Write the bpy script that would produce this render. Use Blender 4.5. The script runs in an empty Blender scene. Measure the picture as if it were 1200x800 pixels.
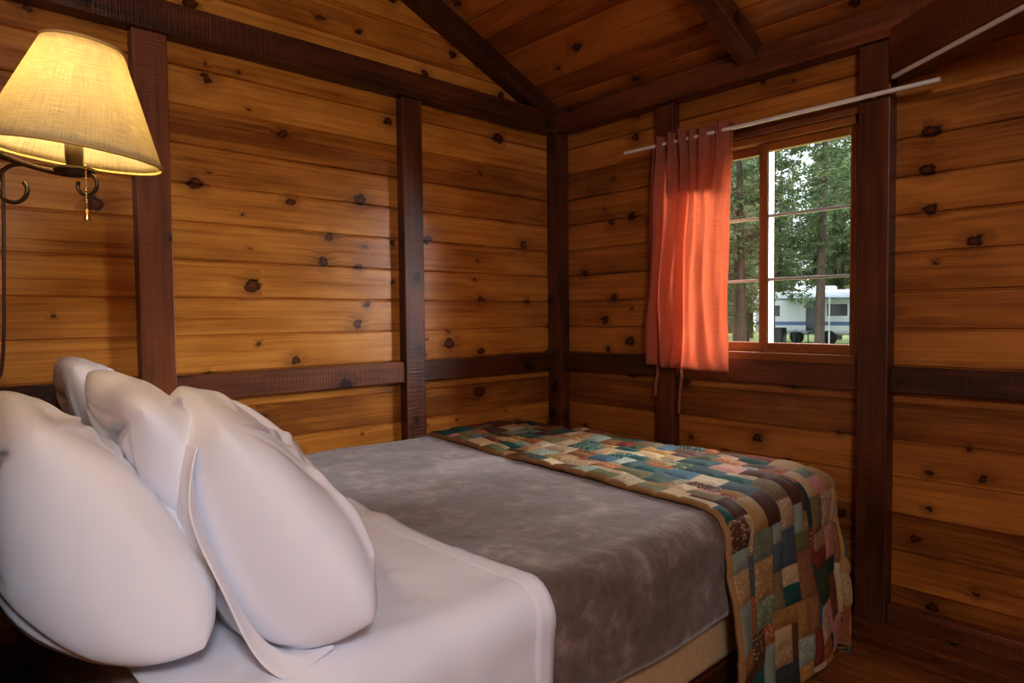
import bpy, math, random
from mathutils import Vector, Matrix, noise
random.seed(7)
S = bpy.context.scene
V = Vector

# ------------------------------------------------------------------ helpers
def new_obj(name, verts, faces, mats=None, uvs=None, smooth=False, parent=None, fm=None):
    me = bpy.data.meshes.new(name)
    me.from_pydata([tuple(v) for v in verts], [], faces)
    if uvs is not None:
        l = me.uv_layers.new(name="UVMap")
        i = 0
        for f in faces:
            for k in f:
                l.data[i].uv = uvs[k]
                i += 1
    if mats:
        for m in (mats if isinstance(mats, list) else [mats]):
            me.materials.append(m)
    if fm:
        for p, m in zip(me.polygons, fm): p.material_index = m
    if smooth:
        for p in me.polygons: p.use_smooth = True
    me.update()
    o = bpy.data.objects.new(name, me)
    S.collection.objects.link(o)
    if parent: o.parent = parent
    return o

def empty(name, loc=(0,0,0)):
    o = bpy.data.objects.new(name, None)
    S.collection.objects.link(o)
    return o

def box(name, x0,x1,y0,y1,z0,z1, mat, bevel=0.004, parent=None, M=None, seg=2):
    vs = [V((x,y,z)) for x in (x0,x1) for y in (y0,y1) for z in (z0,z1)]
    fs = [(0,1,3,2),(4,6,7,5),(0,4,5,1),(2,3,7,6),(0,2,6,4),(1,5,7,3)]
    d = [x1-x0,y1-y0,z1-z0]; ax = d.index(max(d)); ot=[i for i in range(3) if i!=ax]
    so = random.random()*5
    cuv = []
    for f in fs:
        for k in f:
            v = vs[k]; cuv.append((v[ax]+so, v[ot[0]]+v[ot[1]]*1.0+so))
    if M: vs=[M@v for v in vs]
    me = bpy.data.meshes.new(name)
    me.from_pydata([tuple(v) for v in vs],[],fs)
    l = me.uv_layers.new(name="UVMap")
    for i,u in enumerate(cuv): l.data[i].uv=u
    me.materials.append(mat)
    o = bpy.data.objects.new(name, me); S.collection.objects.link(o)
    if bevel:
        b=o.modifiers.new("b",'BEVEL'); b.width=bevel; b.segments=seg
        b.limit_method='ANGLE'
    if parent: o.parent=parent
    return o

def tube(name, pts, r, mat, parent=None, closed=False, res=3, spline='NURBS'):
    c = bpy.data.curves.new(name,'CURVE'); c.dimensions='3D'
    c.bevel_depth=r; c.bevel_resolution=res; c.use_fill_caps=True
    s=c.splines.new(spline); s.points.add(len(pts)-1)
    for p,q in zip(s.points,pts): p.co=(q[0],q[1],q[2],1)
    if spline=='NURBS': s.order_u=3; s.use_endpoint_u=True
    s.use_cyclic_u=closed
    c.materials.append(mat)
    o=bpy.data.objects.new(name,c); S.collection.objects.link(o)
    if parent: o.parent=parent
    return o

def lathe(name, prof, mat, loc=(0,0,0), n=48, parent=None, smooth=True):
    vs=[];fs=[]
    for (r,z) in prof:
        for i in range(n):
            a=2*math.pi*i/n
            vs.append((loc[0]+r*math.cos(a),loc[1]+r*math.sin(a),loc[2]+z))
    for j in range(len(prof)-1):
        for i in range(n):
            k=(i+1)%n
            fs.append((j*n+i,j*n+k,(j+1)*n+k,(j+1)*n+i))
    return new_obj(name,vs,fs,mat,None,smooth,parent)

class NT:
    def __init__(s,name):
        s.m=bpy.data.materials.new(name); s.m.use_nodes=True
        s.t=s.m.node_tree; s.t.nodes.clear()
        s.out=s.n('ShaderNodeOutputMaterial')
    def n(s,t,**k):
        x=s.t.nodes.new(t)
        for a,b in k.items(): setattr(x,a,b)
        return x
    def l(s,a,b): s.t.links.new(a,b)
    def math(s,op,a,b=None,c=None,clamp=False):
        x=s.n('ShaderNodeMath',operation=op); x.use_clamp=clamp
        for i,v in enumerate((a,b,c)):
            if v is None: continue
            if isinstance(v,(int,float)): x.inputs[i].default_value=v
            else: s.l(v,x.inputs[i])
        return x.outputs[0]
    def comb(s,*a):
        x=s.n('ShaderNodeCombineXYZ')
        for i,v in enumerate(a):
            if isinstance(v,(int,float)): x.inputs[i].default_value=v
            else: s.l(v,x.inputs[i])
        return x.outputs[0]
    def mix(s,f,a,b,mode='MIX'):
        x=s.n('ShaderNodeMix',data_type='RGBA',blend_type=mode)
        for i,v in ((0,f),(6,a),(7,b)):
            if isinstance(v,(int,float)): x.inputs[i].default_value=v
            elif isinstance(v,tuple): x.inputs[i].default_value=(*v[:3],1)
            else: s.l(v,x.inputs[i])
        return x.outputs[2]
    def ramp(s,f,stops,interp='LINEAR'):
        x=s.n('ShaderNodeValToRGB'); x.color_ramp.interpolation=interp
        e=x.color_ramp.elements
        while len(e)<len(stops): e.new(0.5)
        for i,(p,c) in enumerate(stops):
            e[i].position=p; e[i].color=(*c,1) if len(c)==3 else c
        s.l(f,x.inputs[0]); return x.outputs[0]
    def noise(s,vec,scale,detail=4,rough=.55,dist=0):
        x=s.n('ShaderNodeTexNoise'); x.inputs['Scale'].default_value=scale
        x.inputs['Detail'].default_value=detail; x.inputs['Roughness'].default_value=rough
        x.inputs['Distortion'].default_value=dist
        if vec is not None: s.l(vec,x.inputs['Vector'])
        return x.outputs[0]
    def bsdf(s,col,rough=.5,spec=.5,bump=None,bs=.3,bd=.01,**k):
        x=s.n('ShaderNodeBsdfPrincipled')
        if isinstance(col,tuple): x.inputs['Base Color'].default_value=(*col,1)
        else: s.l(col,x.inputs['Base Color'])
        if isinstance(rough,(int,float)): x.inputs['Roughness'].default_value=rough
        else: s.l(rough,x.inputs['Roughness'])
        x.inputs['Specular IOR Level'].default_value=spec
        for a,b in k.items(): x.inputs[a.replace('_',' ')].default_value=b
        if bump is not None:
            b=s.n('ShaderNodeBump'); b.inputs['Strength'].default_value=bs; b.inputs['Distance'].default_value=bd
            s.l(bump,b.inputs['Height']); s.l(b.outputs[0],x.inputs['Normal'])
        s.l(x.outputs[0],s.out.inputs[0])
        return x

def wood(name, cols, knotcol, pitch=.138, off=.127, knots=True, rough=.34, knot_keep=.5, bs=.25, contrast=1.0, saw=False):
    m=NT(name)
    uv=m.n('ShaderNodeUVMap'); sp=m.n('ShaderNodeSeparateXYZ'); m.l(uv.outputs[0],sp.inputs[0])
    u,v=sp.outputs[0],sp.outputs[1]
    bid=m.math('FLOOR',m.math('DIVIDE',m.math('SUBTRACT',v,off),pitch)) if pitch else 0.0
    if pitch:
        wn=m.n('ShaderNodeTexWhiteNoise',noise_dimensions='1D'); m.l(bid,wn.inputs['W']); rnd=wn.outputs[0]
    else:
        oi=m.n('ShaderNodeObjectInfo'); rnd=oi.outputs['Random']
    vec2=m.comb(u,m.math('MULTIPLY',v,1.25),0.0)
    vo=m.n('ShaderNodeTexVoronoi',voronoi_dimensions='2D'); vo.inputs['Scale'].default_value=6.2
    wob=m.noise(vec2,25,2)
    vadd=m.n('ShaderNodeVectorMath',operation='ADD'); m.l(vec2,vadd.inputs[0])
    m.l(m.comb(m.math('MULTIPLY',m.math('SUBTRACT',wob,.5),.05),m.math('MULTIPLY',m.math('SUBTRACT',wob,.5),.038),0.0),vadd.inputs[1])
    m.l(vadd.outputs[0],vo.inputs['Vector'])
    sc=m.n('ShaderNodeSeparateXYZ'); m.l(vo.outputs['Color'],sc.inputs[0])
    keep=m.math('GREATER_THAN',sc.outputs[0],knot_keep)
    size=m.math('MULTIPLY_ADD',m.math('POWER',sc.outputs[1],1.6),.145,.035)
    dn=m.math('DIVIDE',vo.outputs['Distance'],size)
    kcore=m.math('MULTIPLY',m.math('SUBTRACT',1.25,dn,clamp=True),keep)
    kcore=m.math('MULTIPLY',kcore,4.0,clamp=True)
    halo=m.math('MULTIPLY',m.math('SUBTRACT',1.0,m.math('DIVIDE',dn,3.8),clamp=True),keep)
    vv=m.math('ADD',v,m.math('MULTIPLY',halo,.020))
    g1=m.noise(m.comb(m.math('MULTIPLY',u,1.6),m.math('MULTIPLY',vv,62),m.math('MULTIPLY',rnd,37)),1.0,4,.6,.5)
    g2=m.noise(m.comb(m.math('MULTIPLY',u,7),m.math('MULTIPLY',vv,260),m.math('MULTIPLY',rnd,51)),1.0,2,.6)
    big=m.noise(m.comb(m.math('MULTIPLY',u,2.6),m.math('MULTIPLY',v,9),m.math('MULTIPLY',rnd,20)),1.0,2,.6)
    f=m.math('ADD',m.math('MULTIPLY',g1,.80*contrast),m.math('MULTIPLY',g2,.24*contrast))
    f=m.math('ADD',f,m.math('MULTIPLY',m.math('SUBTRACT',rnd,.5),.40))
    f=m.math('ADD',f,m.math('MULTIPLY',m.math('SUBTRACT',big,.5),.75))
    f=m.math('ADD',f,-.02+(1-contrast)*.52)
    col=m.ramp(f,[(.22,cols[0]),(.5,cols[1]),(.78,cols[2])])
    if knots:
        col=m.mix(m.math('MULTIPLY',halo,.6),col,knotcol)
        kc=m.mix(m.math('MULTIPLY',m.math('SUBTRACT',1.0,dn,clamp=True),1.4,clamp=True),tuple(c*.28 for c in knotcol),tuple(c*1.2 for c in knotcol))
        col=m.mix(kcore,col,kc)
    r=m.math('MULTIPLY_ADD',g1,.22,rough-.1)
    bh=m.math('ADD',g1,m.math('MULTIPLY',g2,.5))
    if saw:
        sw=m.noise(m.comb(m.math('MULTIPLY',u,170),m.math('MULTIPLY',v,6),rnd),1.0,2,.5)
        bh=m.math('ADD',m.math('MULTIPLY',bh,.5),m.math('MULTIPLY',sw,.9))
        col=m.mix(m.math('MULTIPLY',sw,.35),col,cols[0])
    m.bsdf(col,r,.5,bh,bs,.004)
    return m.m

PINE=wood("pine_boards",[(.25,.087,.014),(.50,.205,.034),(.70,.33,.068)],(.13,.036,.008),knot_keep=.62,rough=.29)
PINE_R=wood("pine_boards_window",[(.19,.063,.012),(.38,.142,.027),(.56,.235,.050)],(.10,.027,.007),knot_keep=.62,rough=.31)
CEIL=wood("pine_ceiling",[(.24,.070,.012),(.42,.142,.024),(.56,.22,.042)],(.10,.03,.007),pitch=.125,off=0,knot_keep=.72)
BEAM=wood("dark_stained_beam",[(.056,.018,.008),(.15,.046,.016),(.27,.090,.030)],(.02,.006,.004),pitch=None,rough=.36,knot_keep=.86,bs=.6,saw=True)
WINW=wood("window_wood",[(.16,.054,.012),(.25,.088,.019),(.34,.125,.028)],(.1,.03,.01),pitch=None,knots=False,contrast=.7)
FLOOR=wood("floor_planks",[(.11,.036,.010),(.24,.083,.020),(.38,.145,.038)],(.05,.016,.006),pitch=.09,off=0,rough=.25,knot_keep=.85)

def simple(name,col,rough=.6,spec=.4,metal=0,nscale=0,namp=.2,bs=.2,bd=.002,emit=None):
    m=NT(name); bump=None; c=col
    if nscale:
        tc=m.n('ShaderNodeTexCoord'); nz=m.noise(tc.outputs['Object'],nscale,3)
        c=m.mix(nz,tuple(x*(1-namp) for x in col),tuple(min(1,x*(1+namp)) for x in col)); bump=nz
    b=m.bsdf(c,rough,spec,bump,bs,bd,Metallic=metal)
    if emit:
        b.inputs['Emission Color'].default_value=(*emit[0],1); b.inputs['Emission Strength'].default_value=emit[1]
    return m.m

# ------------------------------------------------------------------ board surfaces
def boards(name, O, A, C, N, segs, mat, pitch=.138, off=.127, back=.10, groove=.010, ch=.006, uo=0.0, parent=None):
    O,A,C,N=V(O),V(A),V(C),V(N)
    vs=[];fs=[];cu=[]
    def q(pts):
        b=len(vs)
        for (a,c,d) in pts:
            vs.append(O+A*a+C*c+N*d); cu.append((a+uo,c))
        fs.append((b,b+1,b+2,b+3))
    for sg in segs:
        a0f,a1f,c0,c1=sg
        k=math.floor((c0-off)/pitch)
        while off+k*pitch<c1-1e-5:
            b0=off+k*pitch; b1=b0+pitch; k+=1
            l=max(b0,c0); h=min(b1,c1)
            if h-l<.002: continue
            a0=a0f((l+h)/2) if callable(a0f) else a0f
            a1=a1f((l+h)/2) if callable(a1f) else a1f
            if a1-a0<.01: continue
            e=.0015
            lo=l+ch if l==b0 else l; hi=h-ch if h==b1 else h
            if hi<=lo: lo,hi=l,h
            q([(a0,lo,0),(a1,lo,0),(a1,hi,0),(a0,hi,0)])
            if lo>l: q([(a0,l+e,-groove),(a1,l+e,-groove),(a1,lo,0),(a0,lo,0)])
            if hi<h: q([(a0,hi,0),(a1,hi,0),(a1,h-e,-groove),(a0,h-e,-groove)])
            d0=-groove; d1=-back
            q([(a0,l,d1),(a0,h,d1),(a1,h,d1),(a1,l,d1)])
            q([(a0,l,d0),(a1,l,d0),(a1,h,d0),(a0,h,d0)])
            q([(a0,l,d1),(a1,l,d1),(a1,l,d0),(a0,l,d0)])
            q([(a0,h,d0),(a1,h,d0),(a1,h,d1),(a0,h,d1)])
            q([(a0,l,d1),(a0,l,d0),(a0,h,d0),(a0,h,d1)])
            q([(a1,l,d1),(a1,h,d1),(a1,h,d0),(a1,l,d0)])
    me=bpy.data.meshes.new(name); me.from_pydata([tuple(v) for v in vs],[],fs)
    ly=me.uv_layers.new(name="UVMap")
    for i,u in enumerate(cu): ly.data[i].uv=u
    me.materials.append(mat)
    o=bpy.data.objects.new(name,me); S.collection.objects.link(o)
    return o

ZE=2.257; SL=.42; RY=-2.1; BY=-4.2; RX=3.9
ZR=ZE-SL*RY
def ylim_hi(z): return 0.0 if z<ZE else -(z-ZE)/SL
def ylo(z): return BY if z<=ZE else 2*RY+(z-ZE)/SL
boards("wall_left",(0,0,0),(0,1,0),(0,0,1),(1,0,0),[(ylo,ylim_hi,0,ZR)],PINE,uo=3.3)
WX0,WX1,WZ0,WZ1=.80,1.60,.955,1.905
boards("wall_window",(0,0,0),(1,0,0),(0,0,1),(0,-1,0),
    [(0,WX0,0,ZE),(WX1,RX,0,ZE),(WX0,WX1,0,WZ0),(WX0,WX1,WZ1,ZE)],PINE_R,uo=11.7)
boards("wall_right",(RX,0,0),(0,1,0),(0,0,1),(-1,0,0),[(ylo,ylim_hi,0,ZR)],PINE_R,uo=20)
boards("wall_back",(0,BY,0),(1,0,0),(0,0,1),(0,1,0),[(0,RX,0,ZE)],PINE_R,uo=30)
boards("wall_head",(0,-2.70,0),(1,0,0),(0,0,1),(0,1,0),[(0.002,1.66,0,2.15)],PINE,uo=40)
cs=1/math.hypot(1,SL)
Ln=-RY/cs
boards("ceiling",(0,0,ZE),(1,0,0),(0,-cs,SL*cs),(0,-SL*cs,-cs),[(-.1,RX+.1,-.1,Ln)],CEIL,pitch=.125,off=0,uo=50)
boards("ceiling_back",(0,2*RY,ZE),(1,0,0),(0,cs,SL*cs),(0,SL*cs,-cs),[(-.1,RX+.1,-.1,Ln)],CEIL,pitch=.125,off=0,uo=60)
boards("floor",(0,0,0),(1,0,0),(0,1,0),(0,0,1),[(0,RX,BY,0)],FLOOR,pitch=.09,off=0,back=.12,groove=.002,ch=.0015,uo=70)

tn=[0]
def trim(*a,**k):
    tn[0]+=1
    return box("trim_%d"%tn[0],*a,BEAM,**k)
P=.042
for (y0,y1) in ((-2.115,-2.005),(-1.05,-.945)):
    trim(0,P+.012,y0,y1,0,2.135)
trim(0,.085,-.085,0,0,2.135)
trim(0,P,-2.005,-1.05,.86,.955); trim(0,P,-.945,-.085,.86,.955); trim(0,P,-2.69,-2.115,.86,.955)
trim(0,P+.03,-2.69,-.001,2.135,2.245)
trim(.69,.79,-P-.012,0,0,2.135); trim(1.605,1.712,-P-.03,0,0,2.135); trim(2.62,2.72,-P-.012,0,0,2.135)
trim(.085,.69,-P,0,.86,.955); trim(.79,1.605,-P,0,.86,.955); trim(1.712,2.62,-P,0,.86,.955); trim(2.72,RX,-P,0,.86,.955)
trim(.001,RX,-.085,0,2.137,2.25)
trim(.79,1.605,-P,0,1.905,1.965)
for nm,a in (("baseboard_window",(.085,1.605,-.03,0,0,.07)),("baseboard_window_2",(1.712,RX,-.05,0,0,.07)),):
    box(nm,*a,BEAM)
box("baseboard_left",0,.03,-2.69,-.085,0,.07,BEAM)
def rafter(x0,x1,dep):
    M=Matrix(((1,0,0,0),(0,-cs,SL*cs,0),(0,SL*cs,cs,ZE),(0,0,0,1)))
    trim(x0,x1,.03,Ln,-dep,-.001,M=M)
rafter(.001,.075,.10); rafter(1.13,1.22,.09); rafter(2.35,2.44,.09); rafter(3.5,3.59,.09)
ang=math.atan2(-.600,.806)
MD=Matrix.Translation((1.735,-.045,0))@Matrix.Rotation(ang,4,'Z')
trim(.0,2.45,-.045,.045,1.985,2.165,M=MD)
PALE=simple("pale_painted_metal",(.62,.55,.47),.4,nscale=20,namp=.06)
box("trim_conduit",.03,2.4,-.056,-.046,1.976,1.992,PALE,.003,M=MD)

# ------------------------------------------------------------------ window
win=empty("window_1")
def wb(n,*a,m=WINW,b=.003): return box(n,*a,m,b,parent=win)
wb("jamb_l",WX0,WX0+.025,-.02,.1,WZ0,WZ1); wb("jamb_r",WX1-.025,WX1,-.02,.1,WZ0,WZ1)
wb("frame_head",WX0,WX1,-.02,.1,WZ1-.03,WZ1); wb("frame_sill",WX0,WX1,-.03,.1,WZ0,WZ0+.035)
METAL=simple("sash_track",(.45,.43,.41),.35,nscale=30,namp=.05)
mg=NT("window_glass"); t_=mg.n('ShaderNodeBsdfTransparent'); g_=mg.n('ShaderNodeBsdfGlossy'); g_.inputs['Roughness'].default_value=.02
mx=mg.n('ShaderNodeMixShader'); mx.inputs[0].default_value=.04
mg.l(t_.outputs[0],mx.inputs[1]); mg.l(g_.outputs[0],mx.inputs[2]); mg.l(mx.outputs[0],mg.out.inputs[0]); GLASS=mg.m
def sash(nm,x0,x1,y,edge=True):
    z0,z1=WZ0+.035,WZ1-.03; w=.038
    wb(nm+"_l",x0,x0+w,y,y+.03,z0,z1); wb(nm+"_r",x1-w*.7,x1,y,y+.03,z0,z1)
    wb(nm+"_b",x0+w,x1-w*.7,y,y+.03,z0,z0+.04); wb(nm+"_t",x0+w,x1-w*.7,y,y+.03,z1-.035,z1)
    h=(z1-.035-z0-.04)
    for i in (1,2):
        z=z0+.04+h*i/3
        wb(nm+"_muntin%d"%i,x0+w,x1-w*.7,y+.006,y+.024,z-.006,z+.006,m=METAL,b=.002)
    wb(nm+"_edge",x0+w,x0+w+.004,y+.004,y+.02,z0+.04,z1-.035,m=METAL,b=.001)
    new_obj(nm+"_glass",[(x0+w,y+.015,z0+.04),(x1-w*.7,y+.015,z0+.04),(x1-w*.7,y+.015,z1-.035),(x0+w,y+.015,z1-.035)],[(0,1,2,3)],GLASS,parent=win)
sash("sash_left",WX0+.025,1.215,.042); sash("sash_right",1.178,WX1-.025,.008)

# ------------------------------------------------------------------ curtain
mc=NT("coral_curtain")
uv=mc.n('ShaderNodeUVMap'); sp=mc.n('ShaderNodeSeparateXYZ'); mc.l(uv.outputs[0],sp.inputs[0])
sl=mc.noise(mc.comb(mc.math('MULTIPLY',sp.outputs[0],14),mc.math('MULTIPLY',sp.outputs[1],260),0.0),1,3)
wv=mc.noise(mc.comb(mc.math('MULTIPLY',sp.outputs[0],300),mc.math('MULTIPLY',sp.outputs[1],60),0.0),1,2)
c1=mc.mix(sl,(.38,.13,.075),(.72,.36,.23))
bb=mc.bsdf(c1,.85,.2,mc.math('ADD',sl,wv),.35,.002)
tr=mc.n('ShaderNodeBsdfTranslucent'); mc.l(mc.mix(.4,c1,(1,.48,.34)),tr.inputs[0])
ms=mc.n('ShaderNodeMixShader'); ms.inputs[0].default_value=.55
mc.l(bb.outputs[0],ms.inputs[1]); mc.l(tr.outputs[0],ms.inputs[2]); mc.l(ms.outputs[0],mc.out.inputs[0]); CURT=mc.m
cur=empty("curtain")
def curtain_panel(nm,zt,zb,xl,xr,yb,nx=180,nz=80,amp=.016,seed=0,flat_from=.45,f=6.5):
    vs=[];fs=[];us=[]
    for j in range(nz+1):
        t=j/nz; z=zt+(zb-zt)*t
        for i in range(nx+1):
            s=i/nx
            spread=.92+.12*t
            xc=(xl+xr)/2-.042*t
            ss=s+.045*math.sin(s*2*math.pi+.6)
            x=xc+(ss-.5)*(xr-xl)*spread+.012*noise.noise((s*4,t*2.5,seed+2))*(t>.04)
            top=max(0,1-t*8)
            k=1-.62*max(0,min(1,(s-flat_from)/.15))
            a=amp*(k*(.7+.5*t)+.5*top)
            y=yb+a*math.sin(s*2*math.pi*f+.9*math.sin(t*3+seed)+2.6*noise.noise((s*3,t*1.6,seed)))
            y+=.020*noise.noise((s*5,t*2.5,seed+5))
            y+=.006*noise.noise((s*26,t*5,seed+8))
            y+=.005*math.sin(s*2*math.pi*22+2*noise.noise((s*9,1,1)))*top
            zz=z+(.010*noise.noise((s*14,3,seed)) if j<2 else 0)+(.006*noise.noise((s*5,3,seed)) if j==nz else 0)-(.02*s*t)
            vs.append((x,y,zz)); us.append((s*.75,z))
    for j in range(nz):
        for i in range(nx):
            a=j*(nx+1)+i; fs.append((a,a+1,a+nx+2,a+nx+1))
    o=new_obj(nm,vs,fs,CURT,us,True,cur)
    md=o.modifiers.new("s",'SOLIDIFY'); md.thickness=.0015
    return o
curtain_panel("panel",1.975,.92,.69,1.122,-.110,amp=.025)
curtain_panel("top_hem_layer",1.965,1.715,.86,1.115,-.076,nx=60,nz=20,seed=3,amp=.005,flat_from=0)
for nm,x,l in (("tie_left",.725,.16),("tie_right",.855,.23)):
    vs=[]
    for i in range(13):
        t=i/12; z=.93-l*t; w=.006
        dx=.008*math.sin(t*5); dy=-.1+.004*math.sin(t*9)
        vs+= [(x+dx-w,dy,z),(x+dx+w,dy+.003,z)]
    fs=[(2*i,2*i+1,2*i+3,2*i+2) for i in range(12)]
    new_obj(nm,vs,fs,CURT,[(v[0],v[2]) for v in vs],True,cur)
WHITE=simple("white_rod_paint",(.78,.72,.64),.35,nscale=15,namp=.05)
rod=empty("curtain_rod")
tube("rod",[(.55,-.105,1.938),(1.875,-.105,1.938)],.0085,WHITE,rod,spline='POLY')
for x in (.74,1.66): tube("bracket",[(x,-.03,1.938),(x,-.105,1.938)],.006,WHITE,rod,spline='POLY')

# ------------------------------------------------------------------ bed
bed=empty("bed")
TICK=simple("box_spring_fabric",(.58,.42,.24),.9,.2,nscale=60,namp=.2)
MATT=simple("mattress_fabric",(.6,.56,.5),.9,.2,nscale=40,namp=.1)
bx0,bx1,by0,by1,bz=.06,1.64,-2.47,-.37,.60
box("mattress",bx0,bx1-.006,by0,by1-.006,.395,bz-.004,MATT,.05,bed,seg=5)
box("box_spring",bx0+.01,bx1-.02,by0,by1-.01,.185,.392,TICK,.025,bed,seg=4)
box("frame_side_r",bx1-.06,bx1-.02,by0-.04,by1-.03,.12,.184,BEAM,.004,bed)
box("frame_side_l",bx0+.02,bx0+.06,by0-.18,by1-.03,.12,.184,BEAM,.004,bed)
box("frame_foot",bx0+.06,bx1-.06,by1-.07,by1-.03,.12,.184,BEAM,.004,bed)
for x in (bx0+.03,bx1-.08):
    for y in (by0+.05,by1-.1): box("leg",x,x+.05,y,y+.05,0,.12,BEAM,.004,bed)
box("headboard",bx0,bx1-.1,-2.695,-2.655,.0,.98,BEAM,.01,bed)

def drape_pt(p,q,off,r=.07,flare=.06,wA=0.0,wk=20,ph=0):
    X1=bx1+off-r; Y1=by1+off-r; z=bz+off
    ex=max(0,p-X1); ey=max(0,q-Y1); e=math.hypot(ex,ey)
    if e<=0: return V((p,q,z)),V((0,0,1))
    dx,dy=ex/e,ey/e; arc=r*math.pi/2
    if e<arc:
        a=e/r; out=r*math.sin(a); dn=r*(1-math.cos(a)); nr=V((dx*math.sin(a),dy*math.sin(a),math.cos(a)))
    else:
        h=e-arc; out=r+flare*h; dn=r+h; nr=V((dx,dy,.05))
        tg=(q if ex>0 else p)+math.atan2(dy,dx)*.25
        out+=wA*math.sin(wk*tg+ph+1.5*math.sin(4*tg))*min(1,h/.25)+wA*min(1,h/.25)
    return V((min(p,X1)+dx*out,min(q,Y1)+dy*out,z-dn)),nr

def drape(name,mat,p0,p1,qlo,qhi,off,step=.015,wr=.004,wsc=4,thick=.004,seed=0,parent=None,**k):
    nx=int((p1-p0)/step); ny=max(2,int((qhi(p0)-qlo(p0))/step))
    vs=[];us=[];fs=[]
    for j in range(ny+1):
        for i in range(nx+1):
            p=p0+(p1-p0)*i/nx; lo,hi=qlo(p),qhi(p); q=lo+(hi-lo)*j/ny
            pt,nr=drape_pt(p,q,off,**k)
            w=wr*(noise.noise((p*wsc,q*wsc,seed))+.5*noise.noise((p*wsc*3,q*wsc*2,seed+9)))
            vs.append(pt+nr*(w+wr*.8)); us.append((p,q))
    for j in range(ny):
        for i in range(nx):
            a=j*(nx+1)+i; fs.append((a,a+1,a+nx+2,a+nx+1))
    o=new_obj(name,vs,fs,mat,us,True,parent)
    md=o.modifiers.new("s",'SOLIDIFY'); md.thickness=thick; md.offset=-1
    return o

mb=NT("grey_fleece"); uv=mb.n('ShaderNodeUVMap')
n1=mb.noise(uv.outputs[0],5.5,4,.6,.8); n2=mb.noise(uv.outputs[0],260,2); n3=mb.noise(uv.outputs[0],22,3,.6,.4)
f=mb.math('ADD',mb.math('MULTIPLY',n1,.6),mb.math('MULTIPLY',n3,.4))
cb=mb.ramp(f,[(.36,(.11,.072,.058)),(.52,(.175,.124,.103)),(.66,(.34,.26,.22))])
b=mb.bsdf(cb,.85,.25,mb.math('ADD',n2,mb.math('MULTIPLY',n3,1.5)),.5,.004)
b.inputs['Sheen Weight'].default_value=.6; b.inputs['Sheen Roughness'].default_value=.4
drape("blanket",mb.m,.055,bx1+.235,lambda p:-1.97,lambda p:by1+.12,.004,wr=.006,wsc=3.2,thick=.005,flare=.02,wA=.006,wk=9)

mw=NT("white_cotton"); tc=mw.n('ShaderNodeTexCoord')
w1=mw.noise(tc.outputs['Object'],6,2,.45,.4); w2=mw.noise(tc.outputs['Object'],600,1)
mw.bsdf((.84,.85,.91),.7,.3,mw.math('ADD',mw.math('MULTIPLY',w1,1),mw.math('MULTIPLY',w2,.02)),.25,.03)
COT=mw.m
sed=lambda p:-1.745-.035*(p/1.6)+.008*math.sin(p*9)
sheet=empty("bed_sheet")
drape("sheet_body",COT,.06,bx1+.34,lambda p:by0+.005,sed,.014,wr=.007,wsc=7,thick=.004,flare=.02,wA=.006,wk=14,seed=4,parent=sheet)
drape("sheet_hem",COT,.06,bx1+.34,lambda p:sed(p)-.045,lambda p:sed(p)+.003,.0165,wr=.007,wsc=7,thick=.0025,flare=.02,wA=.006,wk=14,seed=4,parent=sheet)

# quilt ------------------------------------------------
U=.0275; sub=4
nu,nv=78,38
grid=[[-1]*nv for _ in range(nu)]
pal=[(.44,.32,.17),(.48,.38,.24),(.016,.080,.070),(.016,.055,.036),(.22,.040,.024),(.32,.11,.035),(.34,.21,.085),(.46,.22,.17),(.13,.13,.05),
     (.18,.24,.16),(.08,.033,.018),(.38,.21,.06),(.25,.30,.24),(.025,.10,.085),(.18,.07,.033),(.38,.25,.11),(.018,.055,.05),(.10,.045,.022),(.20,.16,.08),(.44,.34,.20),(.05,.07,.03),(.26,.12,.05),(.06,.12,.15)]
patches=[]
rq=random.Random(23)
for i in range(nu):
    for j in range(nv):
        if grid[i][j]>=0: continue
        w,h=rq.choice([(4,4),(4,3),(3,3),(4,2),(5,4),(2,4),(3,4),(2,3)])
        w=min(w,nu-i); h=min(h,nv-j)
        hh=0
        while hh<h and grid[i][j+hh]<0: hh+=1
        h=hh
        pid=len(patches); patches.append((i,j,w,h,rq.choice(pal),rq.random()))
        for a in range(w):
            for b_ in range(h):
                grid[i+a][j+b_]=pid
NX=nu*sub; NY=nv*sub; p0=.055
def qedge(p): return -.935-.175*min(p,1.8)/1.6-.012*math.sin(p*3)
vs=[];us=[];fs=[]
def seamdist(i,j):
    ci=min(nu-1,int(i/sub)); cj=min(nv-1,int(j/sub)); a,b_,w,h,_,_=patches[grid[ci][cj]]
    fi=i/sub; fj=j/sub
    return max(0,min(fi-a,a+w-fi,fj-b_,b_+h-fj))
for j in range(NY+1):
    for i in range(NX+1):
        p=p0+i/sub*U; q=qedge(p)+j/sub*U
        pt,nr=drape_pt(p,q,.020,r=.085,flare=.05,wA=.016,wk=17,ph=1.0)
        puff=.008*min(1,seamdist(i,j)/.9)**.6
        w=.012*noise.noise((p*4,q*4,2))+.007*noise.noise((p*11,q*11,7))
        edge=min(i,NX-i,j,NY-j)/sub
        w2=0 if edge>.3 else -.004
        vs.append(pt+nr*(puff+w+w2+.004)); us.append((p,q))
cols=[]
for j in range(NY):
    for i in range(NX):
        a=j*(NX+1)+i; fs.append((a,a+1,a+NX+2,a+NX+1))
        if min(i,NX-1-i,j,NY-1-j)<2: cols.append((.30,.17,.07,.1))
        else:
            pch=patches[grid[i//sub][j//sub]]; cols.append((*pch[4],pch[5]))
q=new_obj("patchwork_quilt",vs,fs,None,us,True)
ca=q.data.color_attributes.new("patch",'FLOAT_COLOR','CORNER')
k=0
for c in cols:
    for _ in range(4): ca.data[k].color=c; k+=1
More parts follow.
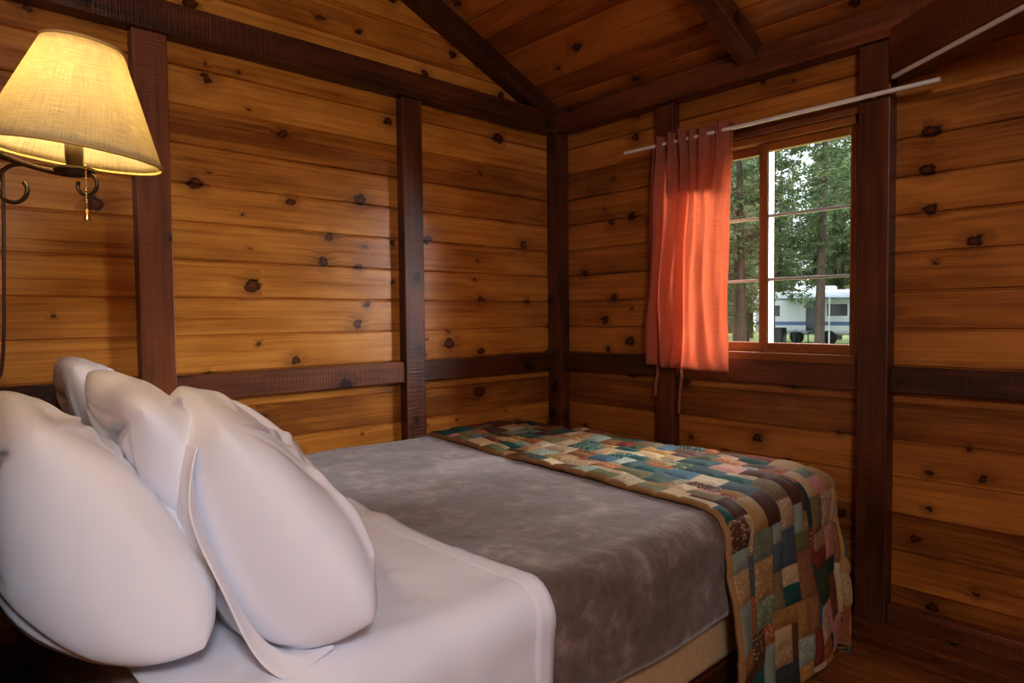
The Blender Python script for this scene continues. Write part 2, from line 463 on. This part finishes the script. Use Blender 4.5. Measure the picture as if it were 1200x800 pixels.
md=q.modifiers.new("s",'SOLIDIFY'); md.thickness=.012; md.offset=-1
mq=NT("patchwork"); at=mq.n('ShaderNodeAttribute',attribute_name="patch"); uv=mq.n('ShaderNodeUVMap')
va=mq.n('ShaderNodeTexVoronoi'); va.inputs['Scale'].default_value=95; mq.l(uv.outputs[0],va.inputs['Vector'])
na=mq.noise(uv.outputs[0],130,3,.6,.5); nb=mq.noise(uv.outputs[0],900,1)
m1=mq.mix(mq.ramp(va.outputs['Distance'],[(.25,(1,1,1)),(.42,(0,0,0))]),at.outputs['Color'],mq.mix(.4,at.outputs['Color'],(.75,.6,.38)))
m2=mq.mix(mq.ramp(na,[(.45,(0,0,0)),(.55,(1,1,1))]),at.outputs['Color'],mq.mix(.5,at.outputs['Color'],(.12,.05,.03)))
al=at.outputs['Alpha']
c=mq.mix(mq.math('GREATER_THAN',al,.4),at.outputs['Color'],m1)
c=mq.mix(mq.math('GREATER_THAN',al,.68),c,m2)
mq.bsdf(c,.75,.35,nb,.3,.001)
q.data.materials.append(mq.m)

# ------------------------------------------------------------------ pillows
def pillow(name,TF,TN,BF,BN,Tf,Tb,seed,hem=False,bulge=.2,N=100,cr=1.0):
    """stuffed pillow spanned by four seam corners; Tf / Tb = front / back half thickness"""
    TF,TN,BF,BN=map(V,(TF,TN,BF,BN))
    rr=random.Random(seed)
    a=((TN-TF)+(BN-BF)).normalized(); b_=((BF-TF)+(BN-TN)).normalized()
    n=a.cross(b_).normalized()
    if n.y<0: n=-n
    cre=[]
    for c in ((-1,-1),(1,-1),(-1,1),(1,1)):
        for _ in range(5):
            an=math.atan2(-c[1],-c[0])+rr.uniform(-.6,.6)
            cre.append((c[0]*.80,c[1]*.80,an,rr.uniform(.8,1.6),cr*rr.uniform(.004,.009)*rr.choice((-1,1,1)),rr.uniform(.03,.06)))
    for _ in range(4):
        cre.append((rr.uniform(.0,.5),rr.uniform(-.7,.5),rr.uniform(.6,1.6),rr.uniform(.5,1.1),cr*rr.uniform(.003,.006)*rr.choice((-1,1)),rr.uniform(.03,.06)))
    def disp(u,v,side):
        w=.014*noise.noise((u*1.2,v*1.2,seed+side*7))+.002*noise.noise((u*4,v*4,seed+side*3))
        for (cx,cy,an,ln,am,sg) in cre:
            dx,dy=u-cx,v-cy; t=dx*math.cos(an)+dy*math.sin(an); s=-dx*math.sin(an)+dy*math.cos(an)+.15*t*t
            if -.05<t<ln:
                w+=am*side*math.exp(-(s/(sg*(.7+t)))**2)*math.sin(max(0,min(1,(t+.05)/(ln+.05)))*math.pi)**.9
        return w
    def prof_(u,v): return max(0,(1-abs(u)**3.4))**.5*max(0,(1-abs(v)**2.3))**.5
    def sm(x):
        x=max(0,min(1,x)); return x*x*(3-2*x)
    vs=[];fs=[];idx={}
    for side in (1,-1):
        for j in range(N+1):
            for i in range(N+1):
                u=-1+2*i/N; v=-1+2*j/N
                u=math.sin(u*math.pi/2)*.85+u*.15; v=math.sin(v*math.pi/2)*.85+v*.15
                border=i in(0,N) or j in(0,N)
                if border and side==-1: idx[(side,i,j)]=idx[(1,i,j)]; continue
                k=1-.10*(u*u*v*v)**1.5
                uu=u*k; vv=v*k
                s,t=(uu+1)/2,(vv+1)/2
                base=TF*(1-s)*(1-t)+TN*s*(1-t)+BF*(1-s)*t+BN*s*t
                T=Tf if side==1 else Tb
                prof=prof_(u,v)
                h=T*prof*(1+bulge*v)
                d=disp(u,v,side)*sm(prof/.85)
                rip=.005*math.sin(v*3.5+seed)*(1-sm(prof/.5))*abs(u)
                idx[(side,i,j)]=len(vs); vs.append(base+n*(side*h+side*d+rip))
    for side in (1,-1):
        for j in range(N):
            for i in range(N):
                f=[idx[(side,i,j)],idx[(side,i+1,j)],idx[(side,i+1,j+1)],idx[(side,i,j+1)]]
                fs.append(f if side==1 else f[::-1])
    o=new_obj(name,vs,fs,COT,None,True)
    ss=o.modifiers.new("ss",'SUBSURF'); ss.levels=1; ss.render_levels=1
    if hem:
        def surf(v,u):
            k=1-.10*(u*u*v*v)**1.5
            s,t=(u*k+1)/2,(v*k+1)/2
            base=TF*(1-s)*(1-t)+TN*s*(1-t)+BF*(1-s)*t+BN*s*t
            return base-n*(Tb*prof_(u,v)*(1+bulge*v)+.003)
        M_=60; R=10; hv=[];hf=[]
        for r in range(R+1):
            f=r/R
            for ii in range(M_+1):
                v=-.93+1.86*ii/M_
                p=surf(v,.70+.16*min(1,f*2))
                g=max(0,f-.3)/.7
                env=sm((.97-abs(v))/.35)
                p2=p+a*(.070*g)*(.15+.85*env)-n*(.018*g*env+.005*math.sin(v*5+seed)*g)
                hv.append(p2)
        L=M_+1
        for r in range(R):
            for ii in range(M_):
                hf.append((r*L+ii,r*L+ii+1,(r+1)*L+ii+1,(r+1)*L+ii))
        ho=new_obj("pillowcase_hem",hv,hf,COT,None,True,o)
        sm_=ho.modifiers.new("s",'SOLIDIFY'); sm_.thickness=.004; sm_.offset=0
        s2=ho.modifiers.new("ss",'SUBSURF'); s2.levels=1; s2.render_levels=1
    return o
pillow("pillow",(.50,-2.55,1.00),(1.17,-2.55,.985),(.62,-2.42,.69),(1.60,-2.375,.65),.095,.175,1,cr=1.2,bulge=.40)
pillow("pillow",(.08,-2.36,1.04),(.60,-2.40,1.06),(.10,-2.14,.70),(.72,-2.18,.70),.09,.09,2,cr=.9)
pillow("pillow",(.58,-2.37,1.045),(1.27,-2.40,1.01),(.72,-2.20,.71),(1.36,-2.26,.69),.09,.08,3,cr=1.0)
pillow("pillow",(.76,-2.22,1.0),(1.375,-2.32,.975),(.90,-1.98,.71),(1.685,-2.17,.645),.090,.19,5,hem=True,bulge=.3,cr=1.4)

# ------------------------------------------------------------------ wall lamp
lamp=empty("wall_lamp")
BRZ=simple("aged_bronze",(.10,.075,.05),.35,.5,.85,nscale=40,namp=.3)
BRASS=simple("brass_chain",(.6,.42,.16),.3,.5,1.0,nscale=30,namp=.1)
LC=(1.085,-2.458)
zb,zt=1.462,1.664; rb,rt=.147,.066
tilt=Matrix.Translation((LC[0],LC[1],zb))@Matrix.Rotation(math.radians(6.5),4,V((-.736,.677,0)))@Matrix.Translation((-LC[0],-LC[1],-zb))
msd=NT("linen_shade"); tc=msd.n('ShaderNodeTexCoord'); s3=msd.n('ShaderNodeSeparateXYZ'); msd.l(tc.outputs['Object'],s3.inputs[0])
ax=msd.math('ARCTAN2',msd.math('SUBTRACT',s3.outputs[1],LC[1]),msd.math('SUBTRACT',s3.outputs[0],LC[0]))
h1=msd.noise(msd.comb(msd.math('MULTIPLY',ax,4),msd.math('MULTIPLY',s3.outputs[2],420),0.0),1,2)
h2=msd.noise(msd.comb(msd.math('MULTIPLY',ax,70),msd.math('MULTIPLY',s3.outputs[2],18),0.0),1,2)
hh=msd.math('ADD',h1,h2)
sc=msd.mix(msd.math('MULTIPLY_ADD',hh,1.1,-.6,clamp=True),(.48,.40,.23),(.84,.75,.50))
pb=msd.bsdf(sc,.9,.1,hh,.3,.002)
tb=msd.n('ShaderNodeBsdfTranslucent'); msd.l(sc,tb.inputs[0])
mm=msd.n('ShaderNodeMixShader'); mm.inputs[0].default_value=.5
msd.l(pb.outputs[0],mm.inputs[1]); msd.l(tb.outputs[0],mm.inputs[2]); msd.l(mm.outputs[0],msd.out.inputs[0])
sh=lathe("shade",[(rb-(rb-rt)*t,zb+(zt-zb)*t) for t in [i/12 for i in range(13)]],msd.m,(LC[0],LC[1],0),64,lamp)
sh.modifiers.new("s",'SOLIDIFY').thickness=.0015
sh.matrix_world=tilt
TRIMM=simple("shade_trim",(.55,.38,.14),.8,.2,nscale=50,namp=.1)
for r,z in ((rb,zb),(rt,zt)):
    o=tube("shade_ring",[(LC[0]+r*math.cos(a),LC[1]+r*math.sin(a),z) for a in [2*math.pi*i/32 for i in range(32)]],.003,TRIMM,lamp,closed=True); o.matrix_world=tilt
BULB=simple("bulb_glow",(1,.9,.7),.3,emit=((1,.78,.45),14))
lathe("bulb",[(.001,.095),(.010,.092),(.018,.08),(.019,.066),(.016,.045),(.012,.02),(.011,.0)],BULB,(LC[0],LC[1],1.485),24,lamp)
lathe("socket",[(.0,-.035),(.010,-.035),(.013,-.02),(.015,0),(.015,.025),(.011,.027)],BRZ,(LC[0],LC[1],1.462),24,lamp)
lathe("drip_cup",[(.0,-.004),(.03,-.002),(.036,.008),(.03,.006),(0,.004)],BRZ,(LC[0],LC[1],1.43),24,lamp)
for i in range(3):
    a=2*math.pi*i/3
    o=tube("spider",[(LC[0],LC[1],zt-.015),(LC[0]+rt*math.cos(a),LC[1]+rt*math.sin(a),zt-.002)],.0018,BRZ,lamp,spline='POLY'); o.matrix_world=tilt
o=tube("harp",[(LC[0]+.02,LC[1],1.48),(LC[0]+.045,LC[1],1.54),(LC[0]+.045,LC[1],1.60),(LC[0],LC[1],1.652),(LC[0]-.045,LC[1],1.60),(LC[0]-.045,LC[1],1.54),(LC[0]-.02,LC[1],1.48)],.0018,BRZ,lamp); o.matrix_world=tilt
WP=(.86,-2.70)
d=V((LC[0]-WP[0],LC[1]-WP[1],0)); L_=d.length; d.normalize()
def ap(s,z): return (WP[0]+d.x*s,WP[1]+d.y*s,z)
tube("arm",[ap(.0,1.44),ap(.06,1.50),ap(.15,1.485),ap(.24,1.445),ap(L_,1.425),ap(L_+.02,1.43),(LC[0],LC[1],1.44)],.0055,BRZ,lamp)
sp_=[]
for i in range(22):
    t=i/21; an=t*3.6*math.pi*.5+1.2; r=.045*(1-.62*t)
    sp_.append(ap(.220+r*math.cos(an),1.405+r*math.sin(an)))
tube("scroll",[ap(.12,1.487)]+sp_,.004,BRZ,lamp)
sp_=[]
for i in range(16):
    t=i/15; an=math.pi*.5-t*3.3*math.pi*.5; r=.024*(1-.4*t)
    sp_.append(ap(L_+.02+r*math.cos(an),1.408+r*math.sin(an)))
tube("scroll_small",sp_,.0035,BRZ,lamp)
lathe("wall_plate",[(0,0),(.05,0),(.055,.006),(.05,.012),(.02,.02),(0,.022)],BRZ,(0,0,0),32,lamp)
wpl=bpy.data.objects["wall_plate"]; wpl.matrix_world=Matrix.Translation((WP[0],WP[1],1.44))@Matrix.Rotation(-math.pi/2,4,'X')
cx,cy=LC[0]+.03,LC[1]+.012
tube("chain",[(cx,cy,1.44),(cx,cy,1.355)],.0009,BRASS,lamp,spline='POLY')
for i in range(15):
    lathe("bead",[(.0001,-.0024),(.002,-.0012),(.0024,0),(.002,.0012),(.0001,.0024)],BRASS,(cx,cy,1.44-i*.0057),8,lamp)
lathe("chain_pull",[(.0001,.012),(.003,.01),(.0035,.002),(.007,-.008),(.006,-.012),(.0001,-.013)],BRASS,(cx,cy,1.35),16,lamp)
CORD=simple("dark_cord",(.05,.03,.02),.5,nscale=20)
tube("cord",[ap(.195,1.44),ap(.195,1.38),ap(.19,1.25),ap(.185,1.1),ap(.17,1.02),ap(.02,.99)],.003,CORD,lamp)

# ------------------------------------------------------------------ outside
GRASS=simple("grass_ground",(.20,.24,.09),.95,.1,nscale=.8,namp=.5)
new_obj("ground",[(-90,.3,-.5),(60,.3,-.5),(60,120,-.5),(-90,120,-.5)],[(0,1,2,3)],GRASS)
BARK=simple("tree_bark",(.12,.09,.07),.95,.1,nscale=6,namp=.4)
ml=NT("pine_needles"); tc=ml.n('ShaderNodeTexCoord')
lf=ml.noise(tc.outputs['Object'],1.2,2)
lc=ml.mix(lf,(.05,.08,.035),(.20,.25,.12))
lb=ml.bsdf(lc,.7,.2); lt=ml.n('ShaderNodeBsdfTranslucent'); ml.l(lc,lt.inputs[0])
lm=ml.n('ShaderNodeMixShader'); lm.inputs[0].default_value=.35
ml.l(lb.outputs[0],lm.inputs[1]); ml.l(lt.outputs[0],lm.inputs[2]); ml.l(lm.outputs[0],ml.out.inputs[0])
def tree_mesh(seed,H=15,z0=2.5):
    r=random.Random(seed); vs=[];fs=[];fm=[]
    n=8; prev=None
    for k in range(9):
        t=k/8; rad=.17*(1-t)+.015; cx=.15*math.sin(t*3+seed)
        row=[]
        for i in range(n):
            a=2*math.pi*i/n; row.append(len(vs)); vs.append((cx+rad*math.cos(a),rad*math.sin(a),H*t))
        if prev:
            for i in range(n): fs.append((prev[i],prev[(i+1)%n],row[(i+1)%n],row[i])); fm.append(0)
        prev=row
    nb=150
    for k in range(nb):
        t=(k+r.random())/nb; z=z0+(H-z0)*t; L=(1.0-t)**.8*2.6*r.uniform(.5,1.1)+.25
        if z<4.5: L*=r.uniform(.3,.9)
        a=r.uniform(0,6.283); dr=r.uniform(.1,.4)
        ns=int(L*9)+4
        ca_,sa=math.cos(a),math.sin(a)
        b=len(vs); vs+= [(0,0,z),(0,0,z+.04),(ca_*L,sa*L,z-dr*L)]; fs.append((b,b+1,b+2)); fm.append(0)
        for s in range(ns):
            f=(s+r.random())/ns; f=.2+.8*f
            c=V((ca_*L*f,sa*L*f,z-dr*L*f))
            for _ in range(3):
                sz=r.uniform(.08,.19)
                d1=V((r.uniform(-1,1),r.uniform(-1,1),r.uniform(-.7,.2))).normalized()*sz
                d2=V((r.uniform(-1,1),r.uniform(-1,1),r.uniform(-.5,.5))).normalized()*sz*.4
                b=len(vs); cc=c+V((r.uniform(-.2,.2),r.uniform(-.2,.2),r.uniform(-.12,.1)))
                vs+=[cc-d2,cc+d2,cc+d1*1.4]; fs.append((b,b+1,b+2)); fm.append(1)
    me=bpy.data.meshes.new("pine_tree_mesh"); me.from_pydata([tuple(v) for v in vs],[],fs)
    me.materials.append(BARK); me.materials.append(ml.m)
    for p,m_ in zip(me.polygons,fm): p.material_index=m_
    return me
tms=[tree_mesh(i,H,z) for i,(H,z) in enumerate(((15,3.0),(13,2.2),(17,4.0),(9,1.0)))]
forest=empty("pine_forest")
rt_=random.Random(5)
cnt=0
while cnt<220:
    dd=rt_.uniform(17,75); y=dd; x=1.2+dd*rt_.uniform(-.95,.30)
    br=(x-1.2)/y
    if -.53<br<-.25 and dd<38.5:
        if rt_.random()<.985 or dd<24: continue
    me=tms[rt_.randrange(4 if dd>25 else 3)]
    o=bpy.data.objects.new("pine",me); S.collection.objects.link(o); o.parent=forest
    s=rt_.uniform(.8,1.25); o.location=(x,y,-.5); o.rotation_euler=(0,0,rt_.uniform(0,6.28)); o.scale=(s,s,s); cnt+=1
for x,y in ((-12.4,25),(-6.6,23.5),(-8.9,25.5)):
    o=bpy.data.objects.new("pine",tms[2]); S.collection.objects.link(o); o.parent=forest; o.location=(x,y,-.5); o.scale=(1.1,1.1,1.15); o.rotation_euler=(0,0,x)
# caravan
rv=empty("caravan")
RVW=simple("caravan_white",(.75,.76,.78),.4,nscale=2,namp=.05); RVB=simple("caravan_blue_stripe",(.12,.2,.35),.4,nscale=2)
DARK=simple("dark_glass",(.05,.055,.06),.15,nscale=2); AWN=simple("awning_fabric",(.35,.4,.5),.8,nscale=3); TYRE=simple("tyre_rubber",(.02,.02,.02),.8,nscale=8)
MR=Matrix.Translation((-12.3,34,-.5))@Matrix.Rotation(math.radians(-10),4,'Z')
def rb_(n,*a,m,b=.02): return box(n,*a,m,b,parent=rv,M=MR,seg=3)
rb_("body",-3.6,3.0,-1.2,1.2,.5,2.85,m=RVW,b=.25)
rb_("stripe",-3.4,2.9,-1.215,-1.19,1.0,1.2,m=RVB)
rb_("window_a",-2.9,-1.9,-1.22,-1.19,1.5,2.1,m=DARK); rb_("window_b",.9,2.0,-1.22,-1.19,1.5,2.1,m=DARK)
rb_("door",-.3,.35,-1.22,-1.19,.6,2.3,m=DARK); rb_("awning",-1.6,2.3,-3.3,-1.2,2.38,2.44,m=AWN)
rb_("chair_a",-1.3,-.8,-2.6,-2.1,.0,.9,m=DARK,b=.08); rb_("table",-.4,.7,-2.7,-2.0,.68,.74,m=AWN)
rb_("roof_unit",-.5,.5,-.4,.4,2.85,3.1,m=RVW,b=.08)
for x in (-1.6,2.3): rb_("pole",x-.03,x+.03,-3.3,-3.24,0,2.4,m=RVW)
for x in (-.2,.6): rb_("table_leg",x-.03,x+.03,-2.4,-2.34,0,.68,m=DARK)
for x in (-.9,1.0):
    w=lathe("wheel",[(0,-.12),(.36,-.12),(.38,0),(.36,.12),(0,.12)],TYRE,(0,0,0),20,rv)
    w.matrix_world=MR@Matrix.Translation((x,-1.1,.38))@Matrix.Rotation(math.pi/2,4,'X')

# ------------------------------------------------------------------ light
W=bpy.data.worlds.new("sky"); S.world=W; W.use_nodes=True
bg=W.node_tree.nodes['Background']; bg.inputs[0].default_value=(.78,.87,1,1); bg.inputs[1].default_value=3.8
def light(name,kind,loc,energy,col,**k):
    l=bpy.data.lights.new(name,kind); l.energy=energy; l.color=col
    for a,b in k.items(): setattr(l,a,b)
    o=bpy.data.objects.new(name,l); o.location=loc; S.collection.objects.link(o); return o
sun=light("sun",'SUN',(0,6,9),38.0,(.95,.97,1.0),angle=math.radians(70))
sun.rotation_euler=V((-.45,-1,-.45)).to_track_quat('-Z','Y').to_euler()
po=light("window_portal",'AREA',(1.2,.12,1.43),1,(1,1,1),shape='RECTANGLE',size=.8,size_y=.95)
po.rotation_euler=(math.radians(-90),0,0); po.data.cycles.is_portal=True
bl=light("bulb_light",'POINT',(LC[0],LC[1],1.56),6.6,(1,.78,.48),shadow_soft_size=.03); bl.parent=lamp
cl=empty("added_fill_lamp")  # added fixture behind the camera, only there to carry the fill light
FILLGLOW=simple("fill_globe_glow",(.9,.88,.84),.3,emit=((.85,.92,1),1.5))  # glow of the added fixture's globe
lathe("fill_lamp_canopy",[(0,.0),(.08,0),(.08,-.03),(.02,-.04),(.015,-.32),(0,-.32)],BRZ,(3.3,-2.9,2.78),24,cl)
lathe("fill_lamp_globe",[(.001,0),(.06,-.01),(.09,-.06),(.1,-.1),(.08,-.16),(.04,-.19),(.001,-.2)],FILLGLOW,(3.3,-2.9,2.46),24,cl)
c1=light("added_fill_light",'POINT',(3.3,-2.9,2.05),86,(.80,.89,1.0),shadow_soft_size=.22); c1.parent=cl  # added cool fill that brightens the room from behind the camera

# ------------------------------------------------------------------ camera
cam=bpy.data.cameras.new("camera"); co=bpy.data.objects.new("camera",cam); S.collection.objects.link(co)
cam.sensor_width=36; cam.lens=23.16; cam.clip_start=.02; cam.clip_end=500
co.matrix_world=Matrix.Translation((2.55,-2.70,1.155))@Matrix.Rotation(math.radians(47.4),4,'Z')@Matrix.Rotation(math.radians(90-2.2),4,'X')@Matrix.Rotation(math.radians(-.6),4,'Z')
S.camera=co
S.view_settings.view_transform='Standard'
for lk in ('Medium High Contrast','Standard - Medium High Contrast'):
    try:
        S.view_settings.look=lk; break
    except Exception as e: pass
